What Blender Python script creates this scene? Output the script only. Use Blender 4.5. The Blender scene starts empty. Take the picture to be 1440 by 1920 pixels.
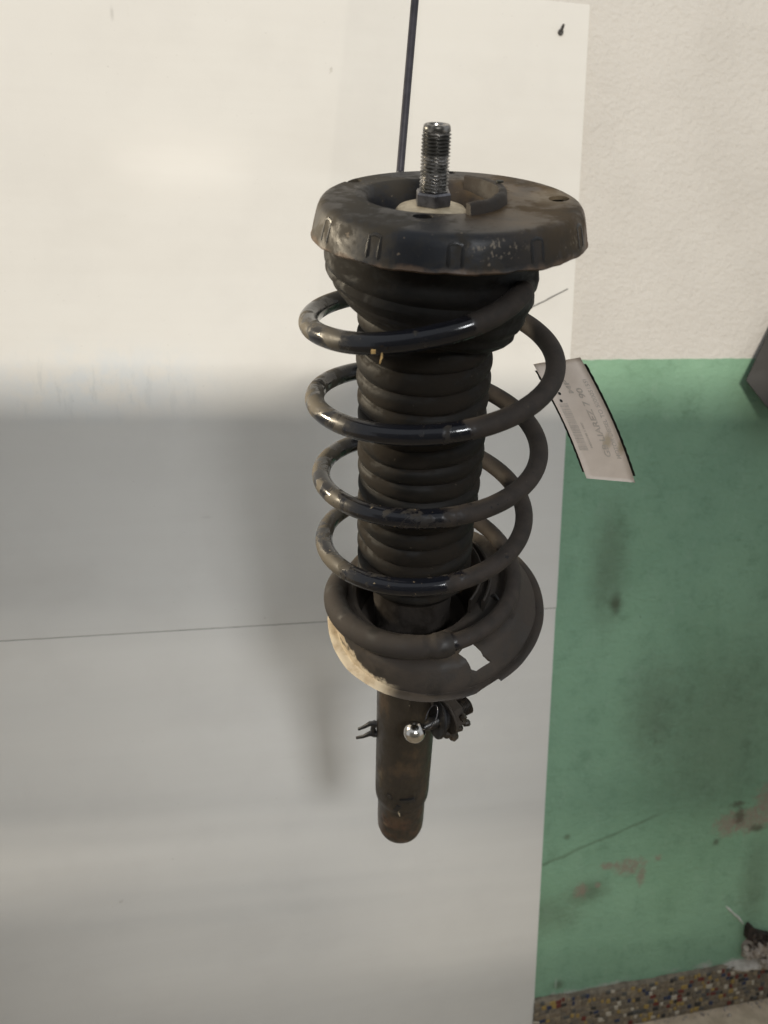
import bpy, bmesh, math, random
import numpy as np
from mathutils import Vector, Matrix, noise

random.seed(7)
PI = math.pi
scene = bpy.context.scene
COL = scene.collection

# ------------------------------------------------------------------ camera
cam_d = bpy.data.cameras.new('camera')
cam = bpy.data.objects.new('camera', cam_d)
COL.objects.link(cam)
cam.location = (0, 0, 1.4)
cam.rotation_euler = (math.radians(90 - 13.3), 0, 0)
cam_d.sensor_fit = 'VERTICAL'
cam_d.sensor_height = 36.0
cam_d.sensor_width = 27.0
cam_d.lens = 36.0 * 1442 / 1920
cam_d.clip_start = 0.01
cam_d.clip_end = 60
cam_d.dof.use_dof = True
cam_d.dof.focus_distance = 0.58
cam_d.dof.aperture_fstop = 9.0
scene.camera = cam

# ------------------------------------------------------------------ light
world = bpy.data.worlds.new('World')
scene.world = world
world.use_nodes = True
bg = world.node_tree.nodes['Background']
bg.inputs[0].default_value = (0.92, 0.96, 1.0, 1)
bg.inputs[1].default_value = 0.50

def area_lamp(name, loc, target, sx, sy, power, color, spread=180):
    d = bpy.data.lights.new(name, 'AREA')
    d.shape = 'RECTANGLE'
    d.size, d.size_y = sx, sy
    d.energy = power
    d.color = color
    d.spread = math.radians(spread)
    o = bpy.data.objects.new(name, d)
    COL.objects.link(o)
    o.location = loc
    o.rotation_euler = (Vector(target) - Vector(loc)).to_track_quat('-Z', 'Y').to_euler()
    return o

LAMP = Vector((0.3585, -2.737, 2.374))
area_lamp('tube_lamp', LAMP, (0.0, 1.2, 1.5), 0.70, 0.05, 112, (1.0, 0.92, 0.80))
area_lamp('side_lamp', (-1.15, 0.78, 1.75), (0.03, 0.58, 1.33), 0.16, 0.16, 1.7, (1.0, 0.85, 0.62), 50)
area_lamp('glint_lamp', LAMP + Vector((0, .05, .03)), (0.0, 1.2, 1.5), 0.05, 0.05, 1.2, (1.0, 0.95, 0.84))  # added beside the main lamp for a small round glint on the panel
area_lamp('low_lamp', (0.47, -1.12, 1.87), (-0.10, 1.18, 0.66), 0.26, 0.26, 0.85, (0.96, 0.98, 1.0), 40)

scene.view_settings.view_transform = 'Standard'
scene.view_settings.look = 'None'
scene.view_settings.exposure = 0.0
scene.view_settings.gamma = 1.0

# ------------------------------------------------------------------ helpers
def set_props(o, label=None, cat=None, kind=None, group=None):
    if label: o['label'] = label
    if cat: o['category'] = cat
    if kind: o['kind'] = kind
    if group: o['group'] = group
    return o

def empty(name, matrix=None, **kw):
    o = bpy.data.objects.new(name, None)
    COL.objects.link(o)
    o.empty_display_size = 0.02
    if matrix is not None:
        o.matrix_world = matrix
    return set_props(o, **kw)

def mesh_obj(name, verts, faces, mat, parent=None, smooth=True, sharp=None, **kw):
    me = bpy.data.meshes.new(name)
    me.from_pydata([tuple(map(float, v)) for v in verts], [], [tuple(f) for f in faces])
    me.update()
    if smooth:
        me.polygons.foreach_set('use_smooth', [True] * len(me.polygons))
        if sharp:
            me.set_sharp_from_angle(angle=math.radians(sharp))
    if mat: me.materials.append(mat)
    o = bpy.data.objects.new(name, me)
    COL.objects.link(o)
    if parent: o.parent = parent
    return set_props(o, **kw)

class MB:
    """collects shapes for one mesh"""
    def __init__(s): s.v = []; s.f = []
    def add(s, v, f):
        n = len(s.v); s.v += [tuple(p) for p in v]; s.f += [tuple(i + n for i in q) for q in f]
    def build(s, name, mat, parent=None, smooth=True, sharp=40, **kw):
        return mesh_obj(name, s.v, s.f, mat, parent, smooth, sharp, **kw)

def basis(axis):
    a = Vector(axis).normalized()
    t = Vector((0, 0, 1)) if abs(a.z) < 0.9 else Vector((1, 0, 0))
    x = a.cross(t).normalized()
    return x, a.cross(x).normalized(), a

def tube_path(pts, radii, sides=16, caps=True):
    """swept tube along pts"""
    P = [Vector(p) for p in pts]
    n = len(P)
    if not hasattr(radii, '__len__'): radii = [radii] * n
    v = []; f = []
    T = [(P[min(i + 1, n - 1)] - P[max(i - 1, 0)]).normalized() for i in range(n)]
    x, y, _ = basis(T[0])
    for i in range(n):
        x = (x - T[i] * x.dot(T[i])).normalized()
        y = T[i].cross(x)
        for k in range(sides):
            a = 2 * PI * k / sides
            v.append(P[i] + (x * math.cos(a) + y * math.sin(a)) * radii[i])
    for i in range(n - 1):
        for k in range(sides):
            k2 = (k + 1) % sides
            f.append((i * sides + k, i * sides + k2, (i + 1) * sides + k2, (i + 1) * sides + k))
    if caps:
        f.append(tuple(reversed(range(sides))))
        f.append(tuple((n - 1) * sides + k for k in range(sides)))
    return v, f

def grid_faces(nr, nc, closed=True):
    f = []
    for i in range(nr - 1):
        for k in range(nc if closed else nc - 1):
            k2 = (k + 1) % nc
            f.append((i * nc + k, i * nc + k2, (i + 1) * nc + k2, (i + 1) * nc + k))
    return f

def lathe(profile, n=64, centre=(0, 0), cap0=False, cap1=False, wob=None):
    """profile: (radius, s) with s measured DOWN the strut axis"""
    v = []
    for (r, s) in profile:
        for k in range(n):
            a = 2 * PI * k / n
            rr, ss = (r, s) if wob is None else wob(r, s, a)
            v.append((centre[0] + rr * math.cos(a), centre[1] + rr * math.sin(a), -ss))
    f = [tuple(reversed(q)) for q in grid_faces(len(profile), n)]
    f = [tuple(reversed(q)) for q in f]
    if cap0: f.append(tuple(range(n)))
    if cap1: f.append(tuple(reversed([(len(profile) - 1) * n + k for k in range(n)])))
    return v, f

def disc_on_axis(p, axis, r, h, sides=24, bevel=0.0):
    x, y, a = basis(axis)
    p = Vector(p)
    prof = [(r - bevel, -h / 2), (r, -h / 2 + bevel), (r, h / 2 - bevel), (r - bevel, h / 2)] if bevel else [(r, -h / 2), (r, h / 2)]
    v = []
    for (rr, z) in prof:
        for k in range(sides):
            t = 2 * PI * k / sides
            v.append(p + a * z + (x * math.cos(t) + y * math.sin(t)) * rr)
    f = grid_faces(len(prof), sides)
    f.append(tuple(reversed(range(sides)))); f.append(tuple((len(prof) - 1) * sides + k for k in range(sides)))
    return v, f

def box(c, s, rot=None):
    c = Vector(c)
    v = []
    for dx in (-1, 1):
        for dy in (-1, 1):
            for dz in (-1, 1):
                p = Vector((dx * s[0] / 2, dy * s[1] / 2, dz * s[2] / 2))
                if rot is not None: p = rot @ p
                v.append(c + p)
    f = [(0, 1, 3, 2), (4, 6, 7, 5), (0, 4, 5, 1), (2, 3, 7, 6), (0, 2, 6, 4), (1, 5, 7, 3)]
    return v, f

def ico_ball(c, r, sub=3):
    bm = bmesh.new()
    bmesh.ops.create_icosphere(bm, subdivisions=sub, radius=r)
    v = [Vector(c) + x.co for x in bm.verts]
    bm.verts.index_update()
    f = [tuple(x.index for x in q.verts) for q in bm.faces]
    bm.free()
    return v, f

def boolean_cut(o, cutters, thickness=None, offset=-1):
    """solidify, cut, and bake into the mesh; the cutters are removed"""
    if thickness:
        m = o.modifiers.new('solid', 'SOLIDIFY'); m.thickness = thickness; m.offset = offset
    for i, c in enumerate(cutters):
        m = o.modifiers.new('cut%d' % i, 'BOOLEAN'); m.operation = 'DIFFERENCE'; m.object = c; m.solver = 'EXACT'
    bpy.context.view_layer.update()
    dg = bpy.context.evaluated_depsgraph_get()
    me = bpy.data.meshes.new_from_object(o.evaluated_get(dg))
    o.modifiers.clear()
    old = o.data
    o.data = me
    bpy.data.meshes.remove(old)
    for c in cutters:
        bpy.data.objects.remove(c)
    me.polygons.foreach_set('use_smooth', [True] * len(me.polygons))
    me.set_sharp_from_angle(angle=math.radians(38))

# ------------------------------------------------------------------ materials
class NT:
    def __init__(s, name):
        s.m = bpy.data.materials.new(name); s.m.use_nodes = True
        s.t = s.m.node_tree; s.n = s.t.nodes
        s.b = s.n['Principled BSDF']
        s.co = s.n.new('ShaderNodeTexCoord').outputs['Object']
        s.nrm = None
    def link(s, a, b): s.t.links.new(a, b)
    def val(s, sock, v):
        if hasattr(v, 'is_linked') or hasattr(v, 'node'): s.link(v, sock)
        else: sock.default_value = v
    def noise(s, scale, detail=4, rough=0.55, stretch=None, off=(0, 0, 0), dist=0.0):
        mp = s.n.new('ShaderNodeMapping'); s.link(s.co, mp.inputs[0])
        mp.inputs['Location'].default_value = off
        if stretch: mp.inputs['Scale'].default_value = stretch
        t = s.n.new('ShaderNodeTexNoise')
        s.link(mp.outputs[0], t.inputs['Vector'])
        t.inputs['Scale'].default_value = scale; t.inputs['Detail'].default_value = detail
        t.inputs['Roughness'].default_value = rough; t.inputs['Distortion'].default_value = dist
        return t.outputs[0]
    def ramp(s, x, a, b, va=0.0, vb=1.0):
        t = s.n.new('ShaderNodeMapRange'); t.interpolation_type = 'SMOOTHSTEP'
        s.link(x, t.inputs[0]); t.inputs[1].default_value = a; t.inputs[2].default_value = b
        t.inputs[3].default_value = va; t.inputs[4].default_value = vb
        return t.outputs[0]
    def math(s, op, a, b=0.0):
        t = s.n.new('ShaderNodeMath'); t.operation = op
        s.val(t.inputs[0], a); s.val(t.inputs[1], b)
        return t.outputs[0]
    def mix(s, fac, a, b):
        t = s.n.new('ShaderNodeMix'); t.data_type = 'RGBA'
        s.val(t.inputs[0], fac)
        for sock, c in ((t.inputs[6], a), (t.inputs[7], b)):
            if isinstance(c, tuple): sock.default_value = (*c, 1) if len(c) == 3 else c
            else: s.link(c, sock)
        return t.outputs[2]
    def blob(s, c, r, soft=0.5, scale=(1, 1, 1), warp=0.0, wscale=40):
        """1 inside an ellipsoid centred on c (object coordinates), 0 outside; edge warped by noise"""
        mp = s.n.new('ShaderNodeVectorMath'); mp.operation = 'SUBTRACT'
        s.link(s.co, mp.inputs[0]); mp.inputs[1].default_value = c
        m2 = s.n.new('ShaderNodeVectorMath'); m2.operation = 'MULTIPLY'
        s.link(mp.outputs[0], m2.inputs[0]); m2.inputs[1].default_value = scale
        ln = s.n.new('ShaderNodeVectorMath'); ln.operation = 'LENGTH'
        s.link(m2.outputs[0], ln.inputs[0])
        d = ln.outputs['Value']
        if warp:
            nz = s.noise(wscale, 5, 0.65)
            d = s.math('ADD', d, s.math('MULTIPLY', s.math('SUBTRACT', nz, 0.5), warp))
        return s.ramp(d, r * (1 - soft), r * (1 + soft), 1.0, 0.0)
    def bump(s, h, strength, dist):
        t = s.n.new('ShaderNodeBump'); t.inputs['Strength'].default_value = strength
        t.inputs['Distance'].default_value = dist
        s.link(h, t.inputs['Height'])
        if s.nrm: s.link(s.nrm, t.inputs['Normal'])
        s.nrm = t.outputs[0]
        s.link(s.nrm, s.b.inputs['Normal'])
    def out(s, color=None, rough=None, metal=None, coat=None, spec=None, coat_rough=None):
        if color is not None:
            if isinstance(color, tuple): s.b.inputs['Base Color'].default_value = (*color, 1)
            else: s.link(color, s.b.inputs['Base Color'])
        if rough is not None: s.val(s.b.inputs['Roughness'], rough)
        if metal is not None: s.val(s.b.inputs['Metallic'], metal)
        if coat is not None: s.b.inputs['Coat Weight'].default_value = coat
        if coat_rough is not None: s.b.inputs['Coat Roughness'].default_value = coat_rough
        if spec is not None: s.val(s.b.inputs['Specular IOR Level'], spec)
        return s.m

def mat_panel():
    m = NT('white_panel_plastic')
    streak = m.noise(5, 4, 0.6, (0.25, 1, 6), (3, 0, 1))
    cloud = m.noise(2.2, 4, 0.5)
    dots = m.noise(46, 3, 0.5, None, (1.7, 0, 4))
    c = m.mix(m.ramp(streak, 0.3, 0.75, 0, .45), (0.785, 0.775, 0.740), (0.75, 0.735, 0.695))
    c = m.mix(m.ramp(cloud, 0.4, 0.75, 0, 0.4), c, (0.74, 0.725, 0.69))
    c = m.mix(m.ramp(dots, 0.77, 0.80, 0, 0.4), c, (0.42, 0.39, 0.34))
    # rubbed bluish-grey scuff low on the upper sheet
    sc = m.noise(75, 5, 0.75, (1, 1, 0.22), (0, 0, 2))
    area = m.blob((-0.72, 0, 1.325), 0.14, 0.75, (1, 1, 3.2), 0.12, 14)
    c = m.mix(m.math('MULTIPLY', m.ramp(sc, 0.52, 0.68), m.math('MULTIPLY', area, 0.35)), m.mix(m.math('MULTIPLY', area, m.ramp(m.noise(22, 5, .7), .35, .6, 0, .8)), c, (0.70, 0.735, 0.755)), (0.50, 0.53, 0.54))
    c = m.mix(m.ramp(m.noise(7, 5, 0.65, None, (2, 6, 1)), 0.45, 0.7, 0, 0.3), c, (0.70, 0.685, 0.655))
    c = m.mix(m.ramp(m.noise(260, 2, 0.5, None, (4, 0, 1)), 0.74, 0.78, 0, 0.35), c, (0.40, 0.38, 0.34))
    c = m.mix(m.math('MULTIPLY', m.ramp(m.noise(120, 3, 0.5, (.03, 1, 1), (1, 0, 8)), 0.70, 0.74, 0, 0.22), m.ramp(m.noise(4, 2), .5, .6)), c, (0.50, 0.48, 0.44))
    # short marks
    for (x, z, r, sx, sz, k) in ((-0.525, 1.142, 0.006, 2.6, 0.55, .6), (-0.40, 0.985, 0.003, 1, 1, .6), (-0.665, 1.80, 0.008, 2.6, 0.8, .6),
                              (-0.645, 1.805, 0.006, 2.8, 0.6, .5), (-0.715, 1.497, 0.0035, 1, 1, .5), (-0.335, 1.735, .004, 1, 1, .3),
                              (-0.58, 1.123, 0.008, 0.8, 3, .3), (-0.49, 1.60, .006, .5, 2, .25), (-.56, 1.60, .004, .5, 1.5, .3), (-.30, 1.22, .006, 2, .6, .25)):
        c = m.mix(m.math('MULTIPLY', m.blob((x, 0, z), r, 0.6, (sx, 1, sz), 0.003, 300), k), c, (0.20, 0.19, 0.17))
    c = m.mix(m.math('MULTIPLY', m.ramp(m.noise(3, 4, .6, (.8, 1, 1.5), (4, 2, 9)), .5, .75), .35), c, (.66, .64, .60))
    m.bump(m.noise(1.7, 2, 0.5, (1, 1, 1.3)), 0.9, 0.006)
    m.bump(m.noise(420, 2, 0.5), 0.25, 0.0002)
    return m.out(c, 0.55, spec=0.02, coat=0.02, coat_rough=0.16)

def mat_plaster():
    m = NT('rough_white_plaster')
    c = m.mix(m.ramp(m.noise(3.5, 5, 0.6), 0.35, 0.7), (0.690, 0.664, 0.622), (0.625, 0.598, 0.556))
    c = m.mix(m.ramp(m.noise(120, 4, 0.6), 0.62, 0.74, 0, 0.4), c, (0.45, 0.42, 0.37))
    c = m.mix(m.ramp(m.noise(9, 5, 0.7, (1, 1, 2.5)), 0.60, 0.8, 0, 0.4), c, (0.52, 0.47, 0.40))
    h1 = m.noise(95, 4, 0.6, (1, 1, 1.15))
    h2 = m.noise(150, 4, 0.6, None, (5, 1, 0), 0.3)
    m.bump(m.noise(7, 3, 0.5), 0.5, 0.006)
    m.bump(m.ramp(h1, 0.3, 0.72), 0.55, 0.0022)
    m.bump(m.ramp(m.noise(24, 3, 0.5, (1, 1, 1.4), (9, 0, 2)), .45, .7), 0.3, 0.0020)
    m.bump(h2, 0.5, 0.0015)
    return m.out(c, 0.9, spec=0.25)

def mat_green():
    m = NT('green_wall_paint')
    c = m.mix(m.ramp(m.noise(5, 5, 0.62), 0.3, 0.72), (0.275, 0.470, 0.320), (0.235, 0.410, 0.285))
    c = m.mix(m.ramp(m.noise(2.2, 4, 0.6, None, (4, 0, 2)), 0.45, 0.75, 0, 0.55), c, (0.185, 0.345, 0.215))
    c = m.mix(m.ramp(m.noise(20, 8, 0.75), 0.50, 0.72, 0, 0.55), c, (0.16, 0.28, 0.18))
    c = m.mix(m.ramp(m.noise(34, 8, 0.8, (1, 1, .5), (3, 3, 3)), 0.52, 0.70, 0, 0.35), c, (0.34, 0.50, 0.38))
    c = m.mix(m.ramp(m.noise(95, 5, 0.7, None, (1, 2, 3)), 0.64, 0.76, 0, 0.65), c, (0.09, 0.15, 0.09))
    # brownish soot and damp; the tall smudge also paints the strut's soft shadow
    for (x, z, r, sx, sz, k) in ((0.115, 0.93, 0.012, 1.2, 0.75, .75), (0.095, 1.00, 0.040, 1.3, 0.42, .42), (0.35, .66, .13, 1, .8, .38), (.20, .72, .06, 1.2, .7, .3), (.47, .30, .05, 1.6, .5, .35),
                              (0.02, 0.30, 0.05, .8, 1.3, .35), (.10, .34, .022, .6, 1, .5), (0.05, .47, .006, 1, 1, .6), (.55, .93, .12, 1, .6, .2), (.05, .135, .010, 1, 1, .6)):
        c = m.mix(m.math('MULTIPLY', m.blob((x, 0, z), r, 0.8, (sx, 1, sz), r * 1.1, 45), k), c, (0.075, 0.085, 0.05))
    # faint groove line rising to the right
    ln = m.n.new('ShaderNodeSeparateXYZ'); m.link(m.co, ln.inputs[0])
    zl = m.math('SUBTRACT', ln.outputs[2], m.math('ADD', m.math('MULTIPLY', ln.outputs[0], 0.32), 0.415))
    zl = m.math('ABSOLUTE', m.math('ADD', zl, m.math('MULTIPLY', m.math('SUBTRACT', m.noise(30, 4, .6), 0.5), 0.012)))
    msk = m.math('MULTIPLY', m.ramp(zl, 0.001, 0.005, 1, 0), m.ramp(ln.outputs[0], 0.2, 0.28, 1, 0))
    c = m.mix(m.math('MULTIPLY', msk, 0.45), c, (0.10, 0.15, 0.09))
    # peeled places: pinkish old paint
    pk = (0.30, 0.215, 0.18)
    for (x, z, r, sx, sz) in ((0.185, 0.385, 0.024, 0.8, 1.5), (0.212, 0.358, 0.016, 1.8, 0.8), (0.140, 0.392, 0.012, 0.7, 1.6), (0.395, 0.448, 0.026, 0.9, 1.1), (0.445, 0.450, 0.032, .8, 1.3), (.485, .49, .030, .9, .8), (0.085, 0.345, 0.012, 1, .8), (.245, .394, .007, 1, 1), (.12, .352, .006, 1, 1)):
        c = m.mix(m.math('MULTIPLY', m.math('MULTIPLY', m.blob((x, 0, z), r, 0.55, (sx, 1, sz), r * 2.6, 75), m.ramp(m.noise(160, 3, .6), .3, .55, .45, 1)), 0.68), c, pk)
    for (x, z, r, sx, sz) in ((0.418, 0.462, 0.013, 1.2, .8), (0.46, .43, .012, .8, 1.6), (.49, .515, .014, 2, .7), (.41, .49, .010, .7, 1.6), (.37, .41, .007, 1, 1)):
        c = m.mix(m.math('MULTIPLY', m.blob((x, 0, z), r, 0.7, (sx, 1, sz), r * 2.4, 90), 0.7), c, (0.075, 0.07, 0.045))
    # chalky smears along the skirting
    z0 = m.math('ADD', ln.outputs[2], m.math('MULTIPLY', m.math('SUBTRACT', m.noise(22, 5, .7), 0.5), 0.075))
    c = m.mix(m.math('MULTIPLY', m.ramp(z0, 0.112, 0.128, 1, 0), m.ramp(m.noise(14, 3, .6, None, (8, 8, 8)), .42, .6, 0, .75)), c, (0.56, 0.55, 0.52))
    c = m.mix(m.math('MULTIPLY', m.blob((0.045, 0, 0.138), 0.006, 0.6, (2.2, 1, 0.5), 0.004, 200), .4), c, (0.5, 0.6, 0.52))
    m.bump(m.noise(9, 3, .5), 0.5, 0.006)
    m.bump(m.ramp(m.noise(60, 5, 0.6, (1, 1, 1.5), (0, 0, 0), 0.5), 0.3, 0.75), 0.4, 0.0022)
    m.bump(m.noise(240, 4, 0.6), 0.4, 0.0007)
    return m.out(c, m.ramp(m.noise(40, 4, .6), .3, .7, .5, .75), spec=0.35)

def mat_dirty(name, base, dust, lo, hi, r0=0.3, r1=0.8, scale=55, bump=0.0006, chips=None, metal=0.0, stretch=None, extra=None, spec=0.5):
    """painted or rubber surface with patches of dust"""
    m = NT(name)
    n1 = m.noise(scale, 6, 0.62, stretch, (1, 2, 3), 0.4)
    n2 = m.noise(scale * 4.5, 4, 0.6)
    nn = m.math('ADD', m.math('MULTIPLY', n1, 0.8), m.math('MULTIPLY', n2, 0.2))
    d = m.ramp(nn, lo, hi)
    c = m.mix(d, base, dust)
    c = m.mix(m.ramp(m.noise(scale * 0.35, 3, 0.5, None, (7, 1, 3)), 0.4, 0.7, 0, 0.5), c, tuple(x * 0.6 for x in dust))
    if chips:
        c = m.mix(m.ramp(m.noise(300, 3, 0.5, None, (3, 9, 1)), chips[0], chips[0] + 0.03, 0, 1), c, chips[1])
    rmask = None
    if extra:
        c = extra(m, c)
        if isinstance(c, tuple): c, rmask = c
    if rmask is not None: d = m.math('MAXIMUM', d, rmask)
    m.bump(n2, 0.45, bump)
    m.bump(m.noise(scale * 12, 3, 0.6), 0.35, bump * 0.35)
    return m.out(c, m.ramp(d, 0, 1, r0, r1), metal=metal, spec=spec)

def dish_extra(m, c):
    # rust-brown dust lying on the right half of the top, pale scuffs on the skirt
    rb = m.math('MULTIPLY', m.blob((0.052, 0.0, 0.012), 0.048, 0.6, (1, .8, 1.6), 0.02, 40), m.ramp(m.noise(45, 5, .6), .3, .6, .35, 1))
    c = m.mix(m.math('MULTIPLY', rb, 0.9), c, (0.105, 0.066, 0.029))
    c = m.mix(m.math('MULTIPLY', m.blob((0.073, 0.010, 0.008), 0.013, 0.5, (1, .8, 1), 0.006, 120), 0.75), c, (0.20, 0.155, 0.10))
    c = m.mix(m.math('MULTIPLY', m.blob((-0.075, 0, -0.005), 0.035, 0.5, (1, .6, 1), 0.03, 50), 0.4), c, (0.062, 0.048, 0.030))
    c = m.mix(m.math('MULTIPLY', m.blob((0.095, -0.01, -0.010), 0.016, 0.5, (1.6, .6, .8), 0.015, 130), .6), c, (0.17, 0.085, 0.04))
    sc = m.ramp(m.noise(520, 3, .5, (1, 1, .5)), .57, .63, 0, .75)
    c = m.mix(m.math('MULTIPLY', sc, m.blob((0.082, -0.052, -0.006), 0.012, .5, (2, 1, .7))), c, (.27, .23, .17))
    c = m.mix(m.math('MULTIPLY', sc, m.blob((0.03, -0.074, 0.002), 0.012, .5, (.8, 1, 2.5))), c, (.24, .20, .15))
    # rusty lower hem
    sp = m.n.new('ShaderNodeSeparateXYZ'); m.link(m.co, sp.inputs[0])
    zz = m.math('ADD', sp.outputs[2], m.math('MULTIPLY', sp.outputs[1], 0.038))
    zz = m.math('ADD', zz, m.math('MULTIPLY', m.math('SUBTRACT', m.noise(90, 4, .6), .5), .012))
    c = m.mix(m.math('MULTIPLY', m.ramp(zz, -0.0128, -0.0095, 1, 0), .7), c, (.13, .085, .055))
    return c

def seat_extra(m, c):
    # pale primer on the left flange, with the light on that rim painted in
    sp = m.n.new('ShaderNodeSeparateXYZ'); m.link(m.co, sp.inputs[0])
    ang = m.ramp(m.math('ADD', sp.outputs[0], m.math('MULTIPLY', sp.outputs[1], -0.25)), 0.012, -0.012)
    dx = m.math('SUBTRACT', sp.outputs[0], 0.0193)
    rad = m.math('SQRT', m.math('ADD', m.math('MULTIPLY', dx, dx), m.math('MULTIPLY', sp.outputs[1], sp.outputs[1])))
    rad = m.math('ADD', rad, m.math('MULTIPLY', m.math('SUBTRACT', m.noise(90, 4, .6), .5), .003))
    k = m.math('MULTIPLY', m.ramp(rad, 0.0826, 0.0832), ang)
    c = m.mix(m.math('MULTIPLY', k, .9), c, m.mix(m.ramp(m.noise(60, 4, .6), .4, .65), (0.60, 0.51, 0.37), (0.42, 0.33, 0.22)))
    # paler shelf at the back
    bk = m.math('MULTIPLY', m.ramp(sp.outputs[1], 0.035, 0.055), m.ramp(m.noise(40, 4, .6), .35, .6, .3, 1))
    return m.mix(m.math('MULTIPLY', bk, .8), c, (0.30, 0.235, 0.16))

def spring_extra(m, c):
    # grey-brown road dust caked on the left flank of every coil, dull brown film on the right one
    sp = m.n.new('ShaderNodeSeparateXYZ'); m.link(m.co, sp.inputs[0])
    edge = m.math('ADD', sp.outputs[0], m.math('MULTIPLY', m.math('SUBTRACT', m.noise(38, 5, .6, None, (4, 4, 1)), .5), .09))
    kr = m.ramp(edge, .018, .030)
    c = m.mix(m.math('MULTIPLY', kr, .9), c, m.mix(m.ramp(m.noise(70, 5, .6), .35, .65), (.022, .0165, .0125), (.038, .028, .021)))
    k = m.ramp(sp.outputs[0], -0.038, -0.070)
    n = m.ramp(m.noise(48, 6, .65, None, (2, 2, 2), .6), .40, .56)
    kl = m.math('MULTIPLY', m.math('MULTIPLY', k, n), .85)
    c = m.mix(kl, c, (.105, .088, .062))
    c = m.mix(m.math('MULTIPLY', m.ramp(m.noise(150, 2, .5, None, (9, 1, 5)), .71, .73), .9), c, (.006, .006, .006))
    return c, m.math('MAXIMUM', m.math('MULTIPLY', kr, .95), kl)

def tube_extra(m, c):
    sp = m.n.new('ShaderNodeSeparateXYZ'); m.link(m.co, sp.inputs[0])
    k = m.math('MULTIPLY', m.ramp(sp.outputs[2], -0.575, -0.60), m.ramp(m.noise(60, 5, .6, None, (1, 5, 1)), .42, .62))
    c = m.mix(m.math('MULTIPLY', k, .65), c, (.10, .05, .028))
    c = m.mix(m.math('MULTIPLY', m.ramp(m.noise(42, 6, .7, (1, 1, .5), (2, 2, 8)), .50, .68), .7), c, (.075, .048, .026))
    for (x, z, r, col, a, b) in ((-0.0278, -0.535, .006, (.34, .25, .12), 1, .25), (-0.013, -0.555, .004, (.006, .005, .005), 1, 1.4), (.004, -0.556, .009, (.006, .005, .005), .8, 2.0), (-.004, -.580, .006, (.006, .005, .005), 1, .8),  # first tan blob paints the warm light along the tube's left edge
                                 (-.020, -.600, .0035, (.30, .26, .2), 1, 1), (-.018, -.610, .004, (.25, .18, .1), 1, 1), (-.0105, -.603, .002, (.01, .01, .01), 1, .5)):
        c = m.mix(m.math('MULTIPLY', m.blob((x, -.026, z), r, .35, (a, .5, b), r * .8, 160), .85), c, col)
    return c

M = {}
M['panel'] = mat_panel()
M['plaster'] = mat_plaster()
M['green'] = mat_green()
M['dish'] = mat_dirty('black_pressed_steel', (0.013, 0.015, 0.020), (0.034, 0.029, 0.022), 0.42, 0.60, 0.42, 0.78, 34, 0.0004, (0.70, (0.15, 0.12, 0.09)), extra=dish_extra, spec=0.35)
M['spring'] = mat_dirty('black_spring_paint', (0.007, 0.008, 0.012), (0.022, 0.018, 0.0145), 0.54, 0.61, 0.15, 0.80, 26, 0.00028, (0.705, (0.22, 0.17, 0.11)), extra=spring_extra)
M['rubber'] = mat_dirty('black_rubber', (0.0042, 0.0040, 0.0038), (0.0105, 0.0085, 0.0068), 0.42, 0.60, 0.55, 0.88, 30, 0.0006, stretch=(1, 1, 2), spec=0.3)
M['bellows'] = mat_dirty('dusty_rubber', (0.0068, 0.0060, 0.0048), (0.0200, 0.0155, 0.0110), 0.42, 0.60, 0.62, 0.92, 30, 0.0007, (0.71, (0.055, 0.045, 0.033)), stretch=(1, 1, 2.2), spec=0.28)
M['sleeve'] = mat_dirty('brown_dusty_rubber', (0.016, 0.0135, 0.011), (0.032, 0.025, 0.020), 0.35, 0.62, 0.5, 0.85, 34, 0.0005, (0.72, (0.008, 0.007, 0.006)))
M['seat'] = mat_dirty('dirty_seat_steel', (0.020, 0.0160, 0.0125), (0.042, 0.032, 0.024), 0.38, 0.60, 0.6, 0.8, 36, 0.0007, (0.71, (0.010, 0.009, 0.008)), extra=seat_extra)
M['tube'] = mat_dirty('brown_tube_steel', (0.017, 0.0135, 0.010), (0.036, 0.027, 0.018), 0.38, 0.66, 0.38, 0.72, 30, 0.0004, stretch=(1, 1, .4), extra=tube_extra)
M['black'] = mat_dirty('black_hardware', (0.009, 0.009, 0.010), (0.035, 0.029, 0.023), 0.5, 0.68, 0.35, 0.7, 90, 0.0003)
M['box'] = mat_dirty('dark_grey_plastic', (0.028, 0.026, 0.023), (0.034, 0.031, 0.027), 0.3, 0.7, 0.55, 0.7, 6, 0.0003)

def mat_thread():
    m = NT('threaded_steel')
    g = m.noise(90, 4, .6, (1, 1, 1.5))
    sp = m.n.new('ShaderNodeSeparateXYZ'); m.link(m.co, sp.inputs[0])
    gunk = m.math('MULTIPLY', m.ramp(sp.outputs[2], 0.0315, 0.0335), m.ramp(sp.outputs[2], 0.0425, 0.0440, 1, 0))
    dirt = m.math('MAXIMUM', m.math('MULTIPLY', gunk, .95), m.ramp(g, .36, .58, .15, .95))
    c = m.mix(dirt, (0.46, 0.45, 0.44), (0.016, 0.016, 0.014))
    return m.out(c, m.ramp(dirt, 0, 1, .16, .34), metal=m.ramp(dirt, 0, 1, 1.0, .3))
M['thread'] = mat_thread()
def mat_simple(name, c1, c2, scale, rough, metal=0.0, bump=.0002, rr=None):
    m = NT(name)
    c = m.mix(m.ramp(m.noise(scale, 5, .6), .35, .68), c1, c2)
    m.bump(m.noise(scale * 3, 4, .6), .4, bump)
    return m.out(c, rough, metal=metal)
M['nut'] = mat_simple('grey_nut_steel', (0.22, 0.22, 0.24), (0.10, 0.10, 0.11), 140, .36, .8)
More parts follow.
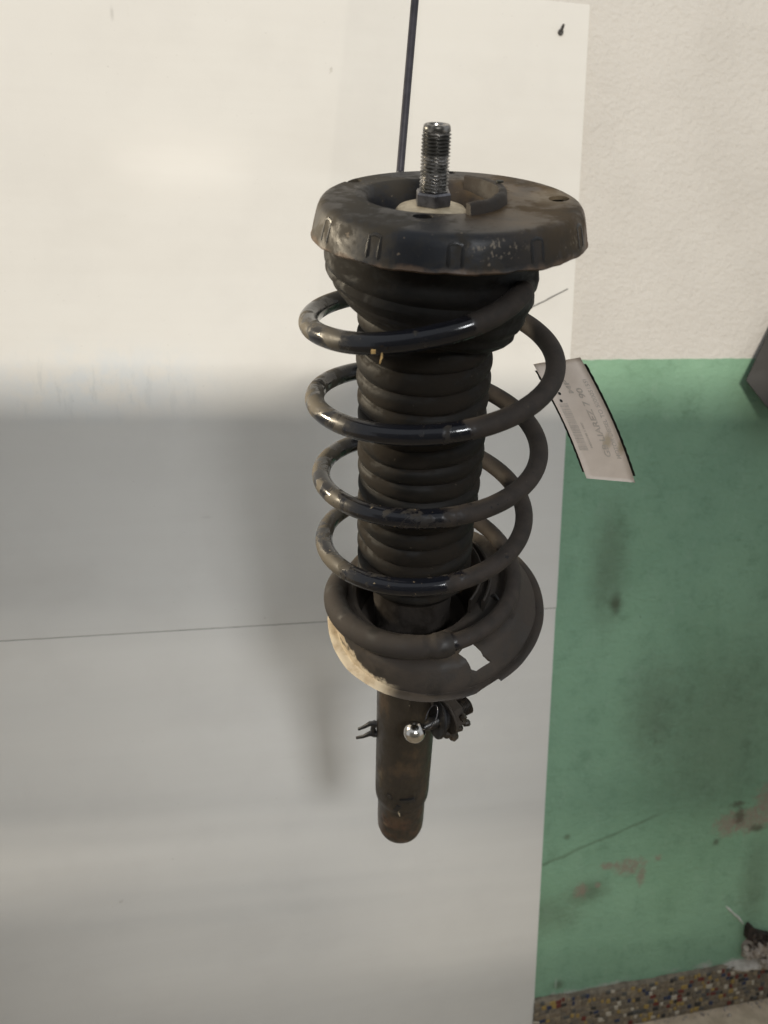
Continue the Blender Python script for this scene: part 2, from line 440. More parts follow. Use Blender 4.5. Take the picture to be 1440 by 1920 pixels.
M['washer'] = mat_simple('beige_zinc_washer', (0.66, 0.56, 0.40), (0.45, 0.37, 0.25), 110, .45, .15)
M['chrome'] = mat_simple('polished_ball_steel', (0.75, 0.73, 0.70), (0.55, 0.52, 0.48), 160, .17, 1.0, .0002)
M['rod'] = mat_simple('dark_steel_rod', (0.050, 0.048, 0.058), (0.028, 0.027, 0.032), 60, .33, .5)
M['floor'] = mat_simple('beige_gritty_floor', (0.70, 0.58, 0.43), (0.52, 0.42, 0.30), 30, .85, 0, .0015)
M['mortar'] = mat_simple('grey_brown_terrazzo_mortar', (0.27, 0.225, 0.165), (0.15, 0.122, 0.09), 75, .8, 0, .002)
M['rubble'] = mat_simple('pale_exposed_plaster', (0.56, 0.50, 0.44), (0.28, 0.235, 0.20), 60, .9, 0, .002)
M['cavity'] = mat_simple('painted_hole_shade', (0.018, 0.014, 0.011), (0.05, 0.035, 0.028), 60, .95, 0, .001)
M['chalk'] = mat_simple('white_scrape', (0.60, 0.62, 0.58), (0.42, 0.47, 0.42), 100, .9, 0, .0005)
M['seam'] = mat_simple('dark_seam_dirt', (0.16, 0.15, 0.13), (0.30, 0.28, 0.25), 20, .9, 0, .0002)
M['screw'] = mat_simple('dull_screw_metal', (0.12, 0.115, 0.11), (0.06, 0.055, 0.05), 200, .45, .5)
M['board'] = mat_simple('grey_board', (0.36, 0.35, 0.33), (0.30, 0.29, 0.27), 4, .8)
def mat_label():
    m = NT('worn_label_paper')
    c = m.mix(m.ramp(m.noise(40, 4, .6), .3, .7), (.74, .645, .56), (.66, .57, .49))
    for p in ((0.0125, .003, .0675), (.012, .006, .031), (.024, .006, .026)):
        c = m.mix(m.math('MULTIPLY', m.blob((p[0], 0, p[2]), .0035, .6, (1.1, 0, .6), .004, 300), .6), c, (.34, .27, .15))
    m.bump(m.noise(70, 3, .5), .3, .0004)
    return m.out(c, .55)
M['label'] = mat_label()
M['label_back'] = mat_simple('black_sleeve_plastic', (0.004, 0.005, 0.003), (0.008, 0.009, 0.006), 60, .5)
M['ink'] = mat_simple('faded_grey_ink', (0.44, 0.39, 0.34), (0.56, 0.495, 0.43), 300, .7)

# ------------------------------------------------------------------ the wall
YAW = math.radians(11.65)
W0 = Vector((0.29664491, 1.2625188, 0.0))       # where the panel's right edge stands
N = Vector((math.sin(YAW), -math.cos(YAW), 0))
T = Vector((math.cos(YAW), math.sin(YAW), 0))
wallM = Matrix(((T.x, -N.x, 0, W0.x), (T.y, -N.y, 0, W0.y), (0, 0, 1, 0), (0, 0, 0, 1)))   # x along, y into the wall, z up

def wobj(o): o.matrix_world = wallM; return o

def sheet(name, x0, x1, z0, z1, y, mat, nx=2, nz=2, **kw):
    v = [(x0 + (x1 - x0) * i / (nx - 1), y, z0 + (z1 - z0) * j / (nz - 1)) for j in range(nz) for i in range(nx)]
    return wobj(mesh_obj(name, v, grid_faces(nz, nx, False), mat, None, **kw))

mb = MB(); mb.add(*box((0, 0.05, 1.5), (6.0, 0.1, 3.0)))
wobj(mb.build('plaster_wall', M['plaster'], smooth=False, kind='structure', label='rough white plaster wall behind the hanging strut', cat=None))

# green dado paint: a thin coat with a slightly wavering upper edge
xs = np.linspace(-0.10, 2.6, 500)
v = []
for x in xs:
    top = 1.3535 + 0.0012 * noise.noise(Vector((x * 40, 0, 0))) + 0.0008 * noise.noise(Vector((x * 140, 3, 0)))
    v += [(x, -0.0015, 0.10), (x, -0.0015, top), (x, 0.0, top)]
f = []
for i in range(len(xs) - 1):
    a = i * 3
    f += [(a, a + 3, a + 4, a + 1), (a + 1, a + 4, a + 5, a + 2)]
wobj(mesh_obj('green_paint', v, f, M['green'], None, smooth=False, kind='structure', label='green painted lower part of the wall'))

# floor
mesh_obj('floor', [(-3, -4, 0.012), (4, -4, 0.012), (4, 3, 0.012), (-3, 3, 0.012)], [(0, 1, 2, 3)], M['floor'], kind='structure', label='pale beige gritty floor')

# two white sheets
def panel(name, pts, label, group=None):
    root = empty(name, wallM, label=label, cat='wall panel')
    yb, yf = -0.0030, -0.0085
    v = [(x, yf, z) for x, z in pts] + [(x, yb, z) for x, z in pts]
    f = [(0, 1, 2, 3), (7, 6, 5, 4), (0, 4, 5, 1), (1, 5, 6, 2), (2, 6, 7, 3), (3, 7, 4, 0)]
    bm = bmesh.new()
    vv = [bm.verts.new(p) for p in v]
    for q in f: bm.faces.new([vv[i] for i in q])
    bmesh.ops.recalc_face_normals(bm, faces=bm.faces)
    bmesh.ops.bevel(bm, geom=list(bm.edges), offset=0.0008, segments=2, affect='EDGES', profile=.5)
    me = bpy.data.meshes.new('sheet'); bm.to_mesh(me); bm.free()
    me.materials.append(M['panel'])
    o = bpy.data.objects.new('sheet', me); COL.objects.link(o); o.parent = root
    return root
up = panel('wall_panel', [(-1.9, .964), (-0.0005, .9335), (0.0005, 1.8595), (-1.9, 1.88)],
           'large glossy white upper sheet on the wall, with a screw in its right corner')
low = panel('wall_panel', [(-1.9, 0.0125), (-0.002, 0.0125), (-0.0015, .9325), (-1.9, .963)],
            'glossy white lower sheet on the wall, under the long thin seam')
# dark dirt showing in the seam, caught behind the sheets
mesh_obj('seam_dirt', [(-1.9, -0.0078, .9622), (-0.002, -0.0078, .9318), (-0.002, -0.0078, .9343), (-1.9, -0.0078, .9650)], [(0, 1, 2, 3)], M['seam'], low, smooth=False)
# screw with its washer
sc = MB()
sc.add(*disc_on_axis((-0.0436, -0.0100, 1.820), (0, 1, 0), 0.0042, 0.004, 16, 0.001))
sc.add(*tube_path([(-0.0436, -0.0115, 1.821), (-0.0425, -0.0145, 1.8265), (-.0415, -.0155, 1.8290)], [0.0022, .0022, .0016], 8))
sc.build('screw', M['screw'], up)
# crack running to the panel's edge
pts = []
for i in range(12):
    t = i / 11
    pts.append((-0.115 + 0.104 * t, -0.0087, 1.4125 + 0.0505 * t + 0.0012 * noise.noise(Vector((t * 7, 0, 0)))))
mesh = MB(); mesh.add(*tube_path(pts, [0.0008 + 0.0006 * abs(noise.noise(Vector((i * .7, 2, 0)))) for i in range(12)], 6))
mesh.build('crack', M['screw'], up)

# mosaic skirting
sk = empty('mosaic_skirting', wallM, label='low skirting strip of broken coloured mosaic at the foot of the green wall', cat='skirting')
nx, nz = 240, 12
v = []
for j in range(nz):
    for i in range(nx):
        x = -0.0015 + 1.5 * i / (nx - 1); t = j / (nz - 1)
        top = 0.110 + 0.004 * noise.noise(Vector((x * 18, 0, 0))) + 0.002 * noise.noise(Vector((x * 60, 0, 0)))
        if t < .85: z = 0.012 + (top - 0.012) * t / .85; y = -0.011 + 0.0012 * noise.noise(Vector((x * 90, z * 90, 0)))
        else: z = top + (t - .85) * .01; y = -0.011 * (1 - (t - .85) / .15)
        v.append((x, y, z))
mesh_obj('mortar', v, grid_faces(nz, nx, False), M['mortar'], sk, kind='stuff')
tile_cols = [((.58, .52, .42), 5), ((.42, .29, .09), 7), ((.17, .035, .025), 6), ((.04, .038, .035), 6), ((.03, .045, .10), 2), ((.24, .19, .13), 16), ((.19, .16, .12), 18), ((.33, .27, .18), 12), ((.10, .10, .095), 8)]
tmats = []
for c, wgt in tile_cols:
    tmats += [mat_simple('mosaic_stone', c, tuple(x * .75 for x in c), 200, .55)] * wgt
tmesh = {}
def tile_mesh(mi):
    if mi in tmesh: return tmesh[mi]
    s = .0043; b = .0009
    v = [(-s, 0, -s), (s, 0, -s), (s, 0, s), (-s, 0, s), (-s + b, -.0014, -s + b), (s - b, -.0014, -s + b * .6), (s - b * 1.2, -.0014, s - b), (-s + b * .8, -.0014, s - b)]
    f = [(4, 5, 6, 7), (0, 1, 5, 4), (1, 2, 6, 5), (2, 3, 7, 6), (3, 0, 4, 7)]
    me = bpy.data.meshes.new('tile'); me.from_pydata(v, [], f); me.materials.append(tmats[mi]); tmesh[mi] = me
    return me
rest = MB(); cnt = 0
cells = [(i, j) for i in range(0, 95) for j in range(0, 9)]
cells.sort(key=lambda c: (0 if (c[0] < 52 and 52 - c[0] < 9 * c[1] + 24) else 1, random.random()))
for (i, j) in cells:
    if random.random() < .16 and len(rest.v) > 0: continue
    x = .004 + i * .0108 + random.uniform(-.0020, .0020) + (j % 2) * .003; z = .0200 + j * .0106 + random.uniform(-.0018, .0018)
    y = -0.0108 + random.uniform(-.0006, .0003); r = random.uniform(-.25, .25)
    sx, sz = random.choice([.7, .85, 1, 1.15, 1.35, 1.6]) * random.uniform(.9, 1.1), random.uniform(.65, 1.25)
    mi = random.randrange(len(tmats))
    if cnt < 300:
        o = bpy.data.objects.new('tile', tile_mesh(mi)); COL.objects.link(o); o.parent = sk
        o.location = (x, y, z); o.rotation_euler = (0, r, 0); o.scale = (sx, 1, sz); cnt += 1
    else:
        mtx = Matrix.Rotation(r, 3, 'Y'); me = tile_mesh(mi)
        rest.add([Vector((x, y, z)) + mtx @ Vector((q.co.x * sx, q.co.y, q.co.z * sz)) for q in me.vertices], [tuple(p.vertices) for p in me.polygons])
ro = rest.build('mosaic_chips', None, sk, smooth=False, kind='stuff')
um = []
for m_ in tmats:
    if m_ not in um: um.append(m_)
for m_ in um: ro.data.materials.append(m_)
for k, p in enumerate(ro.data.polygons): p.material_index = (k // 5 * 7919) % len(um)

# chipped hole in the wall at the right, with rubble
def lump(name, c, r, mat, parent, seed, n=26, kw=None):
    v = []; f = []
    rows = 9
    for j in range(rows):
        t = j / (rows - 1)
        for k in range(n):
            a = 2 * PI * k / n
            q = 1 + .35 * noise.noise(Vector((math.cos(a) * 1.4 + seed, math.sin(a) * 1.4, seed))) + .15 * noise.noise(Vector((math.cos(a) * 5, math.sin(a) * 5, seed)))
            rr = (1 - t) * q
            x = c[0] + r[0] * rr * math.cos(a); z = c[1] + r[2] * rr * math.sin(a)
            h = r[1] * (1 - (1 - t) ** 2) * (1 + .7 * noise.noise(Vector((x * 70, z * 70, seed))))
            v.append((x, -0.0012 - h, z))
    f = grid_faces(rows, n)
    return mesh_obj(name, v, f, mat, parent)
hr = empty('wall_damage', wallM, label='chipped hole with pale crumbling plaster in the green wall at the right edge', cat='hole')
lump('crumbling_plaster', (0.512, 0.142), (0.056, 0.013, 0.036), M['rubble'], hr, 3)
lump('plaster_spill', (0.485, 0.103), (0.085, 0.017, 0.014), mat_simple('white_plaster_spill', (.62, .58, .52), (.45, .41, .36), 60, .9, 0, .002), hr, 8)
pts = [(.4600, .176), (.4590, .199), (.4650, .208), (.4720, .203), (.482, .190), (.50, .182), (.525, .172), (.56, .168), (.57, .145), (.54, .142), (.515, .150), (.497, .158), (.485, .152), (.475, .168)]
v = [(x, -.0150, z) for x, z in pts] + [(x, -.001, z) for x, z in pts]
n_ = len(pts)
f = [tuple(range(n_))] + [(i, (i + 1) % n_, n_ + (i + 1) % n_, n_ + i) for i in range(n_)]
mesh_obj('dark_hollow', v, f, M['cavity'], hr, smooth=False)  # raised dark patch; the hole's shade is painted into its colour
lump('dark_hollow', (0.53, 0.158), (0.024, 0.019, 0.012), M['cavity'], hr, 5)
ch = MB()
for i in range(34):
    x = random.uniform(.455, .575); z = random.uniform(.100, .165); r_ = random.uniform(.003, .009)
    vv, ff = ico_ball((x, -.012 - random.uniform(0, .006), z), r_, 1)
    ch.add([(a + random.uniform(-.35, .35) * r_, b + random.uniform(-.3, .3) * r_, c_ + random.uniform(-.35, .35) * r_) for a, b, c_ in vv], ff)
ch.build('plaster_chunks', M['rubble'], hr, smooth=False, kind='stuff')
ch = MB()
for i in range(16):
    x = random.uniform(.462, .56); z = random.uniform(.158, .190) - (x - .462) * .15; r_ = random.uniform(.003, .007)
    vv, ff = ico_ball((x, -.014 - random.uniform(0, .003), z), r_, 1)
    ch.add([(a + random.uniform(-.4, .4) * r_, b + random.uniform(-.3, .3) * r_, c_ + random.uniform(-.4, .4) * r_) for a, b, c_ in vv], ff)
ch.build('dark_crumbs', mat_simple('dark_plaster', (.10, .075, .06), (.035, .026, .02), 120, .9, 0, .001), hr, smooth=False, kind='stuff')  # crumbs coloured darker than the pale chunks
mb = MB(); mb.add(*tube_path([(.410, -.0016, .255), (.419, -.002, .246), (.430, -.002, .234), (.441, -.002, .224), (.456, -.002, .204)], [.0012, .0028, .0022, .0032, .001], 6))
mb.build('scrape', M['chalk'], hr)
# crumbs on the floor along the skirting
cr = MB()
for i in range(260):
    x = random.uniform(.05, .9); d = abs(random.gauss(0, .012)) + .012
    s = random.uniform(.0006, .0022) * (1.8 if random.random() < .1 else 1)
    vv, ff = ico_ball((x, -d, .012 + s * .5), s, 1)
    cr.add([(a + random.uniform(-.2, .2) * s, b, c) for a, b, c in vv], ff)
wobj(cr.build('plaster_crumbs', M['rubble'], smooth=False, kind='stuff', label='white plaster crumbs on the floor along the mosaic skirting'))

# ------------------------------------------------------------------ unseen baffle added to shade the lower wall; its slits shape the light
YB = -1.3
def bpt(px, py, pz):
    t = (YB - LAMP.y) / (py - LAMP.y)
    return LAMP.x + (px - LAMP.x) * t, LAMP.z + (pz - LAMP.z) * t
g0 = 1.646
bd = MB()
topz = lambda x: 1.923 + (x - .02) * .055
def board(x0, x1, z0a, z1a, z0b, z1b):
    v = [(x0, YB, z0a), (x1, YB, z0b), (x1, YB, z1b), (x0, YB, z1a)]
    v += [(a, b - .002, c) for a, b, c in v]
    bd.add(v, [(0, 1, 2, 3), (7, 6, 5, 4), (0, 4, 5, 1), (1, 5, 6, 2), (2, 6, 7, 3), (3, 7, 4, 0)])
def strip(z0, z1, gaps):
    """one horizontal board with openings (x0, x1)"""
    x = -2.4
    for (a_, b_) in gaps:
        if a_ > x: board(x, a_, z0, z1, z0, z1)
        x = b_
    if x < 2.4: board(x, 2.4, z0, z1, z0, z1)
board(-2.4, 2.4, 1.900, topz(-2.4), 1.900, topz(2.4))
zz = 1.900
LAY = [(.016, 0)]
for k_ in range(11): LAY += [(.0026 + .0005 * math.sin(k_ * 1.9), 1), (.0125 + .002 * math.sin(k_ * 2.7), 0)]
LAY += [(.012, 0), (.009, 2), (.010, 3), (.006, 2), (.010, 3), (.006, 2), (.012, 3), (.008, 4), (.010, 3), (.007, 4), (.010, 3), (.008, 4), (.006, 0), (.008, 4)]
for (h, gap) in LAY:
    g = {0: [], 1: [(-2.2, .31)], 2: [(-2.2, .115), (.395, .490)], 3: [(.405, .485)], 4: [(.20, .30), (.405, .485)]}[gap]
    strip(zz - h, zz, g); zz -= h
board(-2.4, 2.4, 0.012, zz, 0.012, zz)
bd.build('light_baffle', M['board'], smooth=False, kind='structure', label='unseen grey slatted baffle added behind the camera to shade the lower wall')

# ------------------------------------------------------------------ strut
O = Vector((0.02935612, 0.49513304, 1.46891126))
U = Vector((0.01872792, -0.3762394, 0.92633319)).normalized()
R_ = Vector((0.99973604, -0.00528535, -0.02235862)).normalized()
Wv = U.cross(R_).normalized()
SM = Matrix(((R_.x, Wv.x, U.x, O.x), (R_.y, Wv.y, U.y, O.y), (R_.z, Wv.z, U.z, O.z), (0, 0, 0, 1)))
S = empty('suspension_strut', SM, label='dirty black car suspension strut with coil spring hanging in front of the wall', cat='car part')

# upper dish -------------------------------------------------------
def blend_grid(rows, n, inner, outer, wob=None, squash=1.0):
    """rows: (t, extra_radius, s) ; position lerps from circle inner to circle outer"""
    v = []
    for (t, er, s) in rows:
        for k in range(n):
            a = 2 * PI * k / n
            ca, sa = math.cos(a), math.sin(a)
            ix, iy = inner[0] + inner[2] * ca, inner[1] + inner[2] * sa * squash
            ox, oy = outer[0] + outer[2] * ca, outer[1] + outer[2] * sa
            x = ix + (ox - ix) * t + er * ca; y = iy + (oy - iy) * t + er * sa
            ss = s
            if wob: x, y, ss = wob(x, y, ss, a, t, er)
            v.append((x, y, -ss))
    return v, grid_faces(len(rows), n)
sa_ = math.sin
def dish_wob(x, y, s, a, t, er):
    if t >= 1:
        k = min(1, max(0, (s + .0071) / .02))
        s = s + .038 * y * k
        w = .0008 * noise.noise(Vector((math.cos(a) * 6, math.sin(a) * 6, 1))) + .0003 * noise.noise(Vector((math.cos(a) * 22, math.sin(a) * 22, 4)))
        if er > .0060: s += w * 1.2
        x += math.cos(a) * w * .4 * k; y += math.sin(a) * w * .4 * k
        # pressed ribs: shallow flutes down the skirt
    if t < .35 and sa_(a) < 0: s += .0024 * -sa_(a) * (1 - max(0, t) / .35)
    # step on the plateau: the right side lies a little lower
    if t < 1: s += .0012 * max(0, math.cos(a)) * math.sin(PI * max(0, t))
    return x, y, s
rows = [(-.30, 0, .0195), (-.24, 0, .0190), (-.17, 0, .0165), (-.10, 0, .0110), (-.05, 0, .0040), (0, 0, -.0030), (.07, 0, -.0066), (.16, 0, -.0078),
        (.30, 0, -.0074), (.5, 0, -.0070), (.75, 0, -.0070), (.9, 0, -.0070), (.96, 0, -.0070), (1.0, 0, -.0068), (1.0, .0011, -.0063), (1.0, .0021, -.0051), (1.0, .0030, -.0032), (1.0, .0038, -.0008), (1.0, .0047, .0025), (1.0, .0056, .0060), (1.0, .0064, .0095), (1.0, .0070, .0122), (1.0, .0078, .0134)]
v, f = blend_grid(rows, 160, (0, 0.006, .041), (.0104, 0, .0748), dish_wob, .82)
dish = mesh_obj('spring_dish', v, f, M['dish'], S)
cut = []
for (x, y, rx, ry) in ((-.0500, .0395, .0058, .0056), (-.0075, -.0435, .0058, .0048), (.0765, .0065, .0062, .0068), (.013, .070, .0048, .0045)):
    vv = []
    for z in (.02, -.012):
        for k in range(28):
            a = 2 * PI * k / 28; vv.append((x + rx * math.cos(a), y + ry * math.sin(a), z))
    ff = grid_faces(2, 28) + [tuple(reversed(range(28))), tuple(28 + k for k in range(28))]
    ff = [tuple(reversed(q)) for q in ff]
    cut.append(mesh_obj('cutter', vv, ff, None, S))
    # dark plug well below: the rubber under the dish
boolean_cut(dish, cut, .0022, -1)
# pressed ribs on the skirt
for az, hh in ((-58, 1), (-91, 1.25), (-123, 1), (-152, 1), (-28, 1), (20, 1), (160, 1), (110, 1), (65, 1)):
    a = math.radians(az)
    ca, sa = math.cos(a), math.sin(a)
    tx, ty = -sa, ca
    mb = MB()
    prof = [(.0032, -.0036), (.0040, -.0005), (.0051, .0035), (.0061, .0075), (.0067, .0104)]
    arch = []
    for side in (-1, 1):
        P_ = []
        for er, s in prof:
            y0 = (.0748 + er) * sa; x0 = .0104 + (.0748 + er) * ca
            k = min(1, max(0, (s + .0071) / .02))
            P_.append((x0 + ca * .0007 + tx * .0036 * side, y0 + sa * .0007 + ty * .0036 * side, -(s + .038 * y0 * k)))
        mb.add(*tube_path(P_, [.0014, .0017, .0018, .0018, .0011], 8)); arch.append(P_[0])
    mb.add(*tube_path([arch[0], [(p + q_) / 2 - (0, 0, -.0010)[k_] for k_, (p, q_) in enumerate(zip(*arch))], arch[1]], .0014, 8))
    er, s = prof[0]
    mb.build('pressed_rib', M['black'], dish)
# raised broken wall round the opening
v = []; f = []
na = 40
for i in range(na):
    t = i / (na - 1); a = math.radians(-64 + 122 * t)
    rr = .0425 + .0006 * noise.noise(Vector((t * 9, 0, 0)))
    h = .0150 - .0022 * abs(t - .5) + .0010 * noise.noise(Vector((t * 8, 1, 0)))
    for (dr, s) in ((0, .004), (-.0002, -h), (.0008, -h - .0007), (.0036, -h - .0005), (.0046, -h + .0006), (.0058, -.0065)):
        v.append(((rr + dr - .0035) * math.cos(a) , .002 + (rr + dr - .0035) * math.sin(a), -s))
f = grid_faces(na, 6, False) + [tuple(range(6)), tuple(reversed([(na - 1) * 6 + k for k in range(6)]))]
mesh_obj('stop_wall', v, f, M['seat'], dish, sharp=50)
mb = MB(); mb.add(*disc_on_axis((.0405, .0135, .0162), (0, 0, 1), .0024, .001, 14)); mb.build('small_hole', M['label_back'], dish)

# cup washer, nut, threaded rod -----------------------------------
v, f = lathe([(.0005, -.0052), (.010, -.0052), (.0165, -.0048), (.0200, -.0036), (.0216, -.0018), (.0216, -.0002), (.0190, .0016), (.014, .010), (.012, .022)], 72, (-.0008, 0), True)
mesh_obj('cup_washer', v, f, M['washer'], S)
v = []
for (r, s) in ((.0108, -.0052), (.0114, -.0058), (.0114, -.0118), (.0107, -.0130), (.0086, -.0130)):
    for k in range(6):
        a = math.radians(60 * k - 88); v.append((r * math.cos(a), r * math.sin(a), -s))
f = grid_faces(5, 6) + [tuple(24 + k for k in range(6))]
mesh_obj('hex_nut', v, f, M['nut'], S, smooth=False)
v = []; n = 56
s0, s1 = -.0125, -.0455
pitch = .0019; rows_ = int((s0 - s1) / pitch * 8)
for i in range(rows_ + 1):
    s = s0 + (s1 - s0) * i / rows_
    for k in range(n):
        a = 2 * PI * k / n
        ph = ((-s) / pitch + a / (2 * PI)) % 1.0
        tri = abs(ph * 2 - 1)
        w = 1.0 if -s < .0445 else max(0, (.0455 + s) / .001)
        r = .0087 - .0014 * (1 - tri) * w - (.0006 if w < 1 else 0)
        r += .00005 * noise.noise(Vector((a * 3, s * 900, 0)))
        v.append((r * math.cos(a), r * math.sin(a), -s))
f = grid_faces(rows_ + 1, n)
base = len(v)
for (r, s) in ((.0078, -.0475), (.0076, -.0483), (.0070, -.0489), (.0050, -.0490), (.0044, -.0484), (.0042, -.0440)):
    for k in range(n):
        a = 2 * PI * k / n; v.append((r * math.cos(a), r * math.sin(a), -s))
f += grid_faces(7, n)[0:0]
f += [(rows_ * n + k, rows_ * n + (k + 1) % n, base + (k + 1) % n, base + k) for k in range(n)]
for j in range(5):
    f += [(base + j * n + k, base + j * n + (k + 1) % n, base + (j + 1) * n + (k + 1) % n, base + (j + 1) * n + k) for k in range(n)]
f.append(tuple(base + 5 * n + k for k in range(n)))
mesh_obj('threaded_rod', v, f, M['thread'], S, sharp=60)

# rubber isolator under the dish ----------------------------------
def iso_wob(r, s, a):
    d = (s - .010)
    rr = r + .0009 * noise.noise(Vector((math.cos(a) * 3, math.sin(a) * 3, s * 60)))
    return rr, .010 + d * (1 + .30 * math.cos(a) + .05 * math.sin(2 * a))
prof = [(.060, .004), (.0655, .010), (.0665, .016), (.0662, .022), (.0668, .026), (.0676, .029), (.0672, .033), (.0655, .0355), (.0662, .038), (.0664, .041), (.0645, .044),
        (.0630, .047), (.0622, .0485), (.0624, .051), (.0605, .0545), (.0585, .056), (.0580, .057), (.0575, .060), (.0530, .0635), (.0480, .066), (.0430, .068)]
v, f = lathe(prof, 96, (0.001, 0), wob=iso_wob)
mesh_obj('rubber_isolator', v, f, M['rubber'], S, sharp=35)

# bellows ----------------------------------------------------------
prof = []
p_ = .0142; sA, sB = .050, .276
nn = 260
for i in range(nn):
    s = sA + (sB - sA) * i / (nn - 1)
    q = ((s - .0575) / p_) % 1.0
    lobe = math.sqrt(max(0, 1 - (2 * abs(q - .5)) ** 2.4))
    prof.append((.0412 + .0047 * lobe, s))
prof += [(.0400, .280), (.0375, .283), (.0360, .288)]
def bel_wob(r, s, a):
    q = noise.noise(Vector((math.cos(a) * 1.5, math.sin(a) * 1.5, s * 25)))
    return r + .0013 * q, s + .0011 * math.sin(a + s * 30) + .0007 * q + .0018 * noise.noise(Vector((math.cos(a) * .8, math.sin(a) * .8, s * 55 + 9)))
v, f = lathe(prof, 96, wob=bel_wob)
mesh_obj('bellows', v, f, M['bellows'], S)
v, f = lathe([(.0345, .26), (.0335, .290), (.0322, .310), (.0316, .338), (.0312, .350), (.0306, .355), (.0290, .357), (.0285, .349)], 64)
mesh_obj('bump_tube', v, f, M['sleeve'], S)

# coil spring ------------------------------------------------------
KN = np.radians(np.arange(-90, 1531, 60))
DZ = np.array([15.57, 5.1, -5.79, -7.88, -4.35, 0.35, 2.5, 1.99, 1.72, 1.56, 0.14, -2.3, -2.83, -0.77, 1.49, 1.72, 0.72, 0.3, 0.5, 1.0, 0.66, 0.56, -0.19, -2.52, -4.22, -4.52, -3.0, -1.5]) / 1000
DR = np.array([-45, -7.0, -3.2, -1.47, 0.01, 1.28, 1.68, 0.99, -0.03, -0.61, -0.28, 0.35, 1.08, 1.16, 0.44, -0.15, -0.78, -1.13, -0.92, 0.14, 1.73, 2.72, 2.49, 1.42, 0.16, -1.0, -1.6, -2.0]) / 1000
def helix(phd):
    ph = np.radians(phd)
    t = ph / (8 * PI)
    R = .083295 - .009372 * t + np.interp(ph, KN, DR)
    z = -(.045029 + .259123 * t - .013168 * t * t + 7.2e-5 * t ** 3) + np.interp(ph, KN, DZ)
    return R, z, t, ph
def smooth(a, k=45):
    ker = np.hanning(k); ker /= ker.sum()
    return np.convolve(np.pad(a, k // 2, mode='edge'), ker, 'valid')
phd = np.arange(-50, 1560, 1.5)
R, z, t, ph = helix(phd); R = smooth(R); z = smooth(z)
X = -R * np.sin(ph) + .003609 + .003244 * t; Y = -R * np.cos(ph)
rad = .0066 + 0 * X; rad[:4] = (.0035, .0050, .0058, .0063)
spring = mesh_obj('coil_spring', *tube_path(list(zip(X, Y, z)), list(rad), 28), M['spring'], S)
# sleeve on the last part of the coil
i0 = int((1424 + 50) / 1.5)
PX = list(zip(X, Y, z))[i0:]
rs = []
for i in range(len(PX)):
    e = min(i, len(PX) - 1 - i)
    r = .0094 if e > 2 else .0078 + .0006 * e
    r += .0004 * noise.noise(Vector((i * .12, 0, 0)))
    if i < 8: r += .0005
    if 8 <= i < 11: r -= .0006
    rs.append(r)
mesh_obj('rubber_sleeve', *tube_path(PX, rs, 28), M['sleeve'], spring, sharp=50)

# lower seat -------------------------------------------------------
CX = .0193
def plane_s(x, y): return .3203 - .122 * (x - CX) - .163 * y
def seat_wob(x, y, s, a, t, er):
    w = .0006 * noise.noise(Vector((math.cos(a) * 3, math.sin(a) * 3, 7)))
    if t > .85: s += w; x += w * math.cos(a); y += w * math.sin(a)
    s += .0006 * noise.noise(Vector((x * 60, y * 60, 3)))
    return x, y, s + plane_s(x, y)
rows = [(-.10, 0, .016), (-.08, 0, .006), (-.05, 0, -.008), (-.02, 0, -.018), (.03, 0, -.0225), (.12, 0, -.0235), (.25, 0, -.0205), (.38, 0, -.0190), (.5, 0, -.0195), (.62, 0, -.0185),
        (.68, 0, -.0150), (.72, 0, -.0110), (1, -.0078, -.0040), (1, -.0071, .0002), (1, -.0062, .0006), (1, -.0045, .0001), (1, -.0010, -.0002), (1.0, 0, .0004)]
v, f = blend_grid(rows, 144, (.003, 0.002, .050), (CX, 0, .0899), seat_wob)
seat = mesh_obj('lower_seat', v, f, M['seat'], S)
# diamond-shaped opening and the notch in the rim (positions on the seat surface)
cutters = []
dm0 = [(.0360, -.0670), (.0427, -.0570), (.0453, -.0600), (.0515, -.0670), (.0570, -.0675), (.0473, -.0775), (.0440, -.0775)]
mx_, my_ = sum(q_[0] for q_ in dm0) / 7, sum(q_[1] for q_ in dm0) / 7
dm = [(mx_ + (x - mx_) * 1.25 + .001, my_ + (y - my_) * (1.15 if y > my_ else .75) + .002) for x, y in dm0]
vv = [(x, y, z) for z in (-.26, -.42) for x, y in dm]
k = len(dm)
ff = [tuple(range(k)), tuple(reversed(range(k, 2 * k)))] + [(i, k + i, k + (i + 1) % k, (i + 1) % k) for i in range(k)]
cutters.append(mesh_obj('cutter', vv, ff, None, S))
a0, a1 = math.radians(-47), math.radians(-56)
pol = lambda r, d: (CX + r * math.cos(math.radians(d)), r * math.sin(math.radians(d)))
nt = [pol(.0872, -57.5), pol(.10, -56.0), pol(.10, -72), pol(.0903, -72)]
nt = nt[::1]
vv = [(x, y, z) for z in (-.26, -.42) for x, y in nt]; k = len(nt)
ff = [tuple(range(k)), tuple(reversed(range(k, 2 * k)))] + [(i, k + i, k + (i + 1) % k, (i + 1) % k) for i in range(k)]
cutters.append(mesh_obj('cutter', vv, ff, None, S))
for c in cutters:
    bm = bmesh.new(); bm.from_mesh(c.data); bmesh.ops.recalc_face_normals(bm, faces=bm.faces); bm.to_mesh(c.data); bm.free()
boolean_cut(seat, cutters, .0010, -1)
v = []
for (r_, d_) in ((.0485, .012), (.0400, .0165), (.0300, .0170), (.0270, .0160)):
    for k in range(64):
        a = 2 * PI * k / 64; x_ = .003 + r_ * math.cos(a); y_ = .002 + r_ * math.sin(a)
        v.append((x_, y_, -(plane_s(x_, y_) + d_)))
mesh_obj('well_floor', v, grid_faces(4, 64), M['seat'], seat)
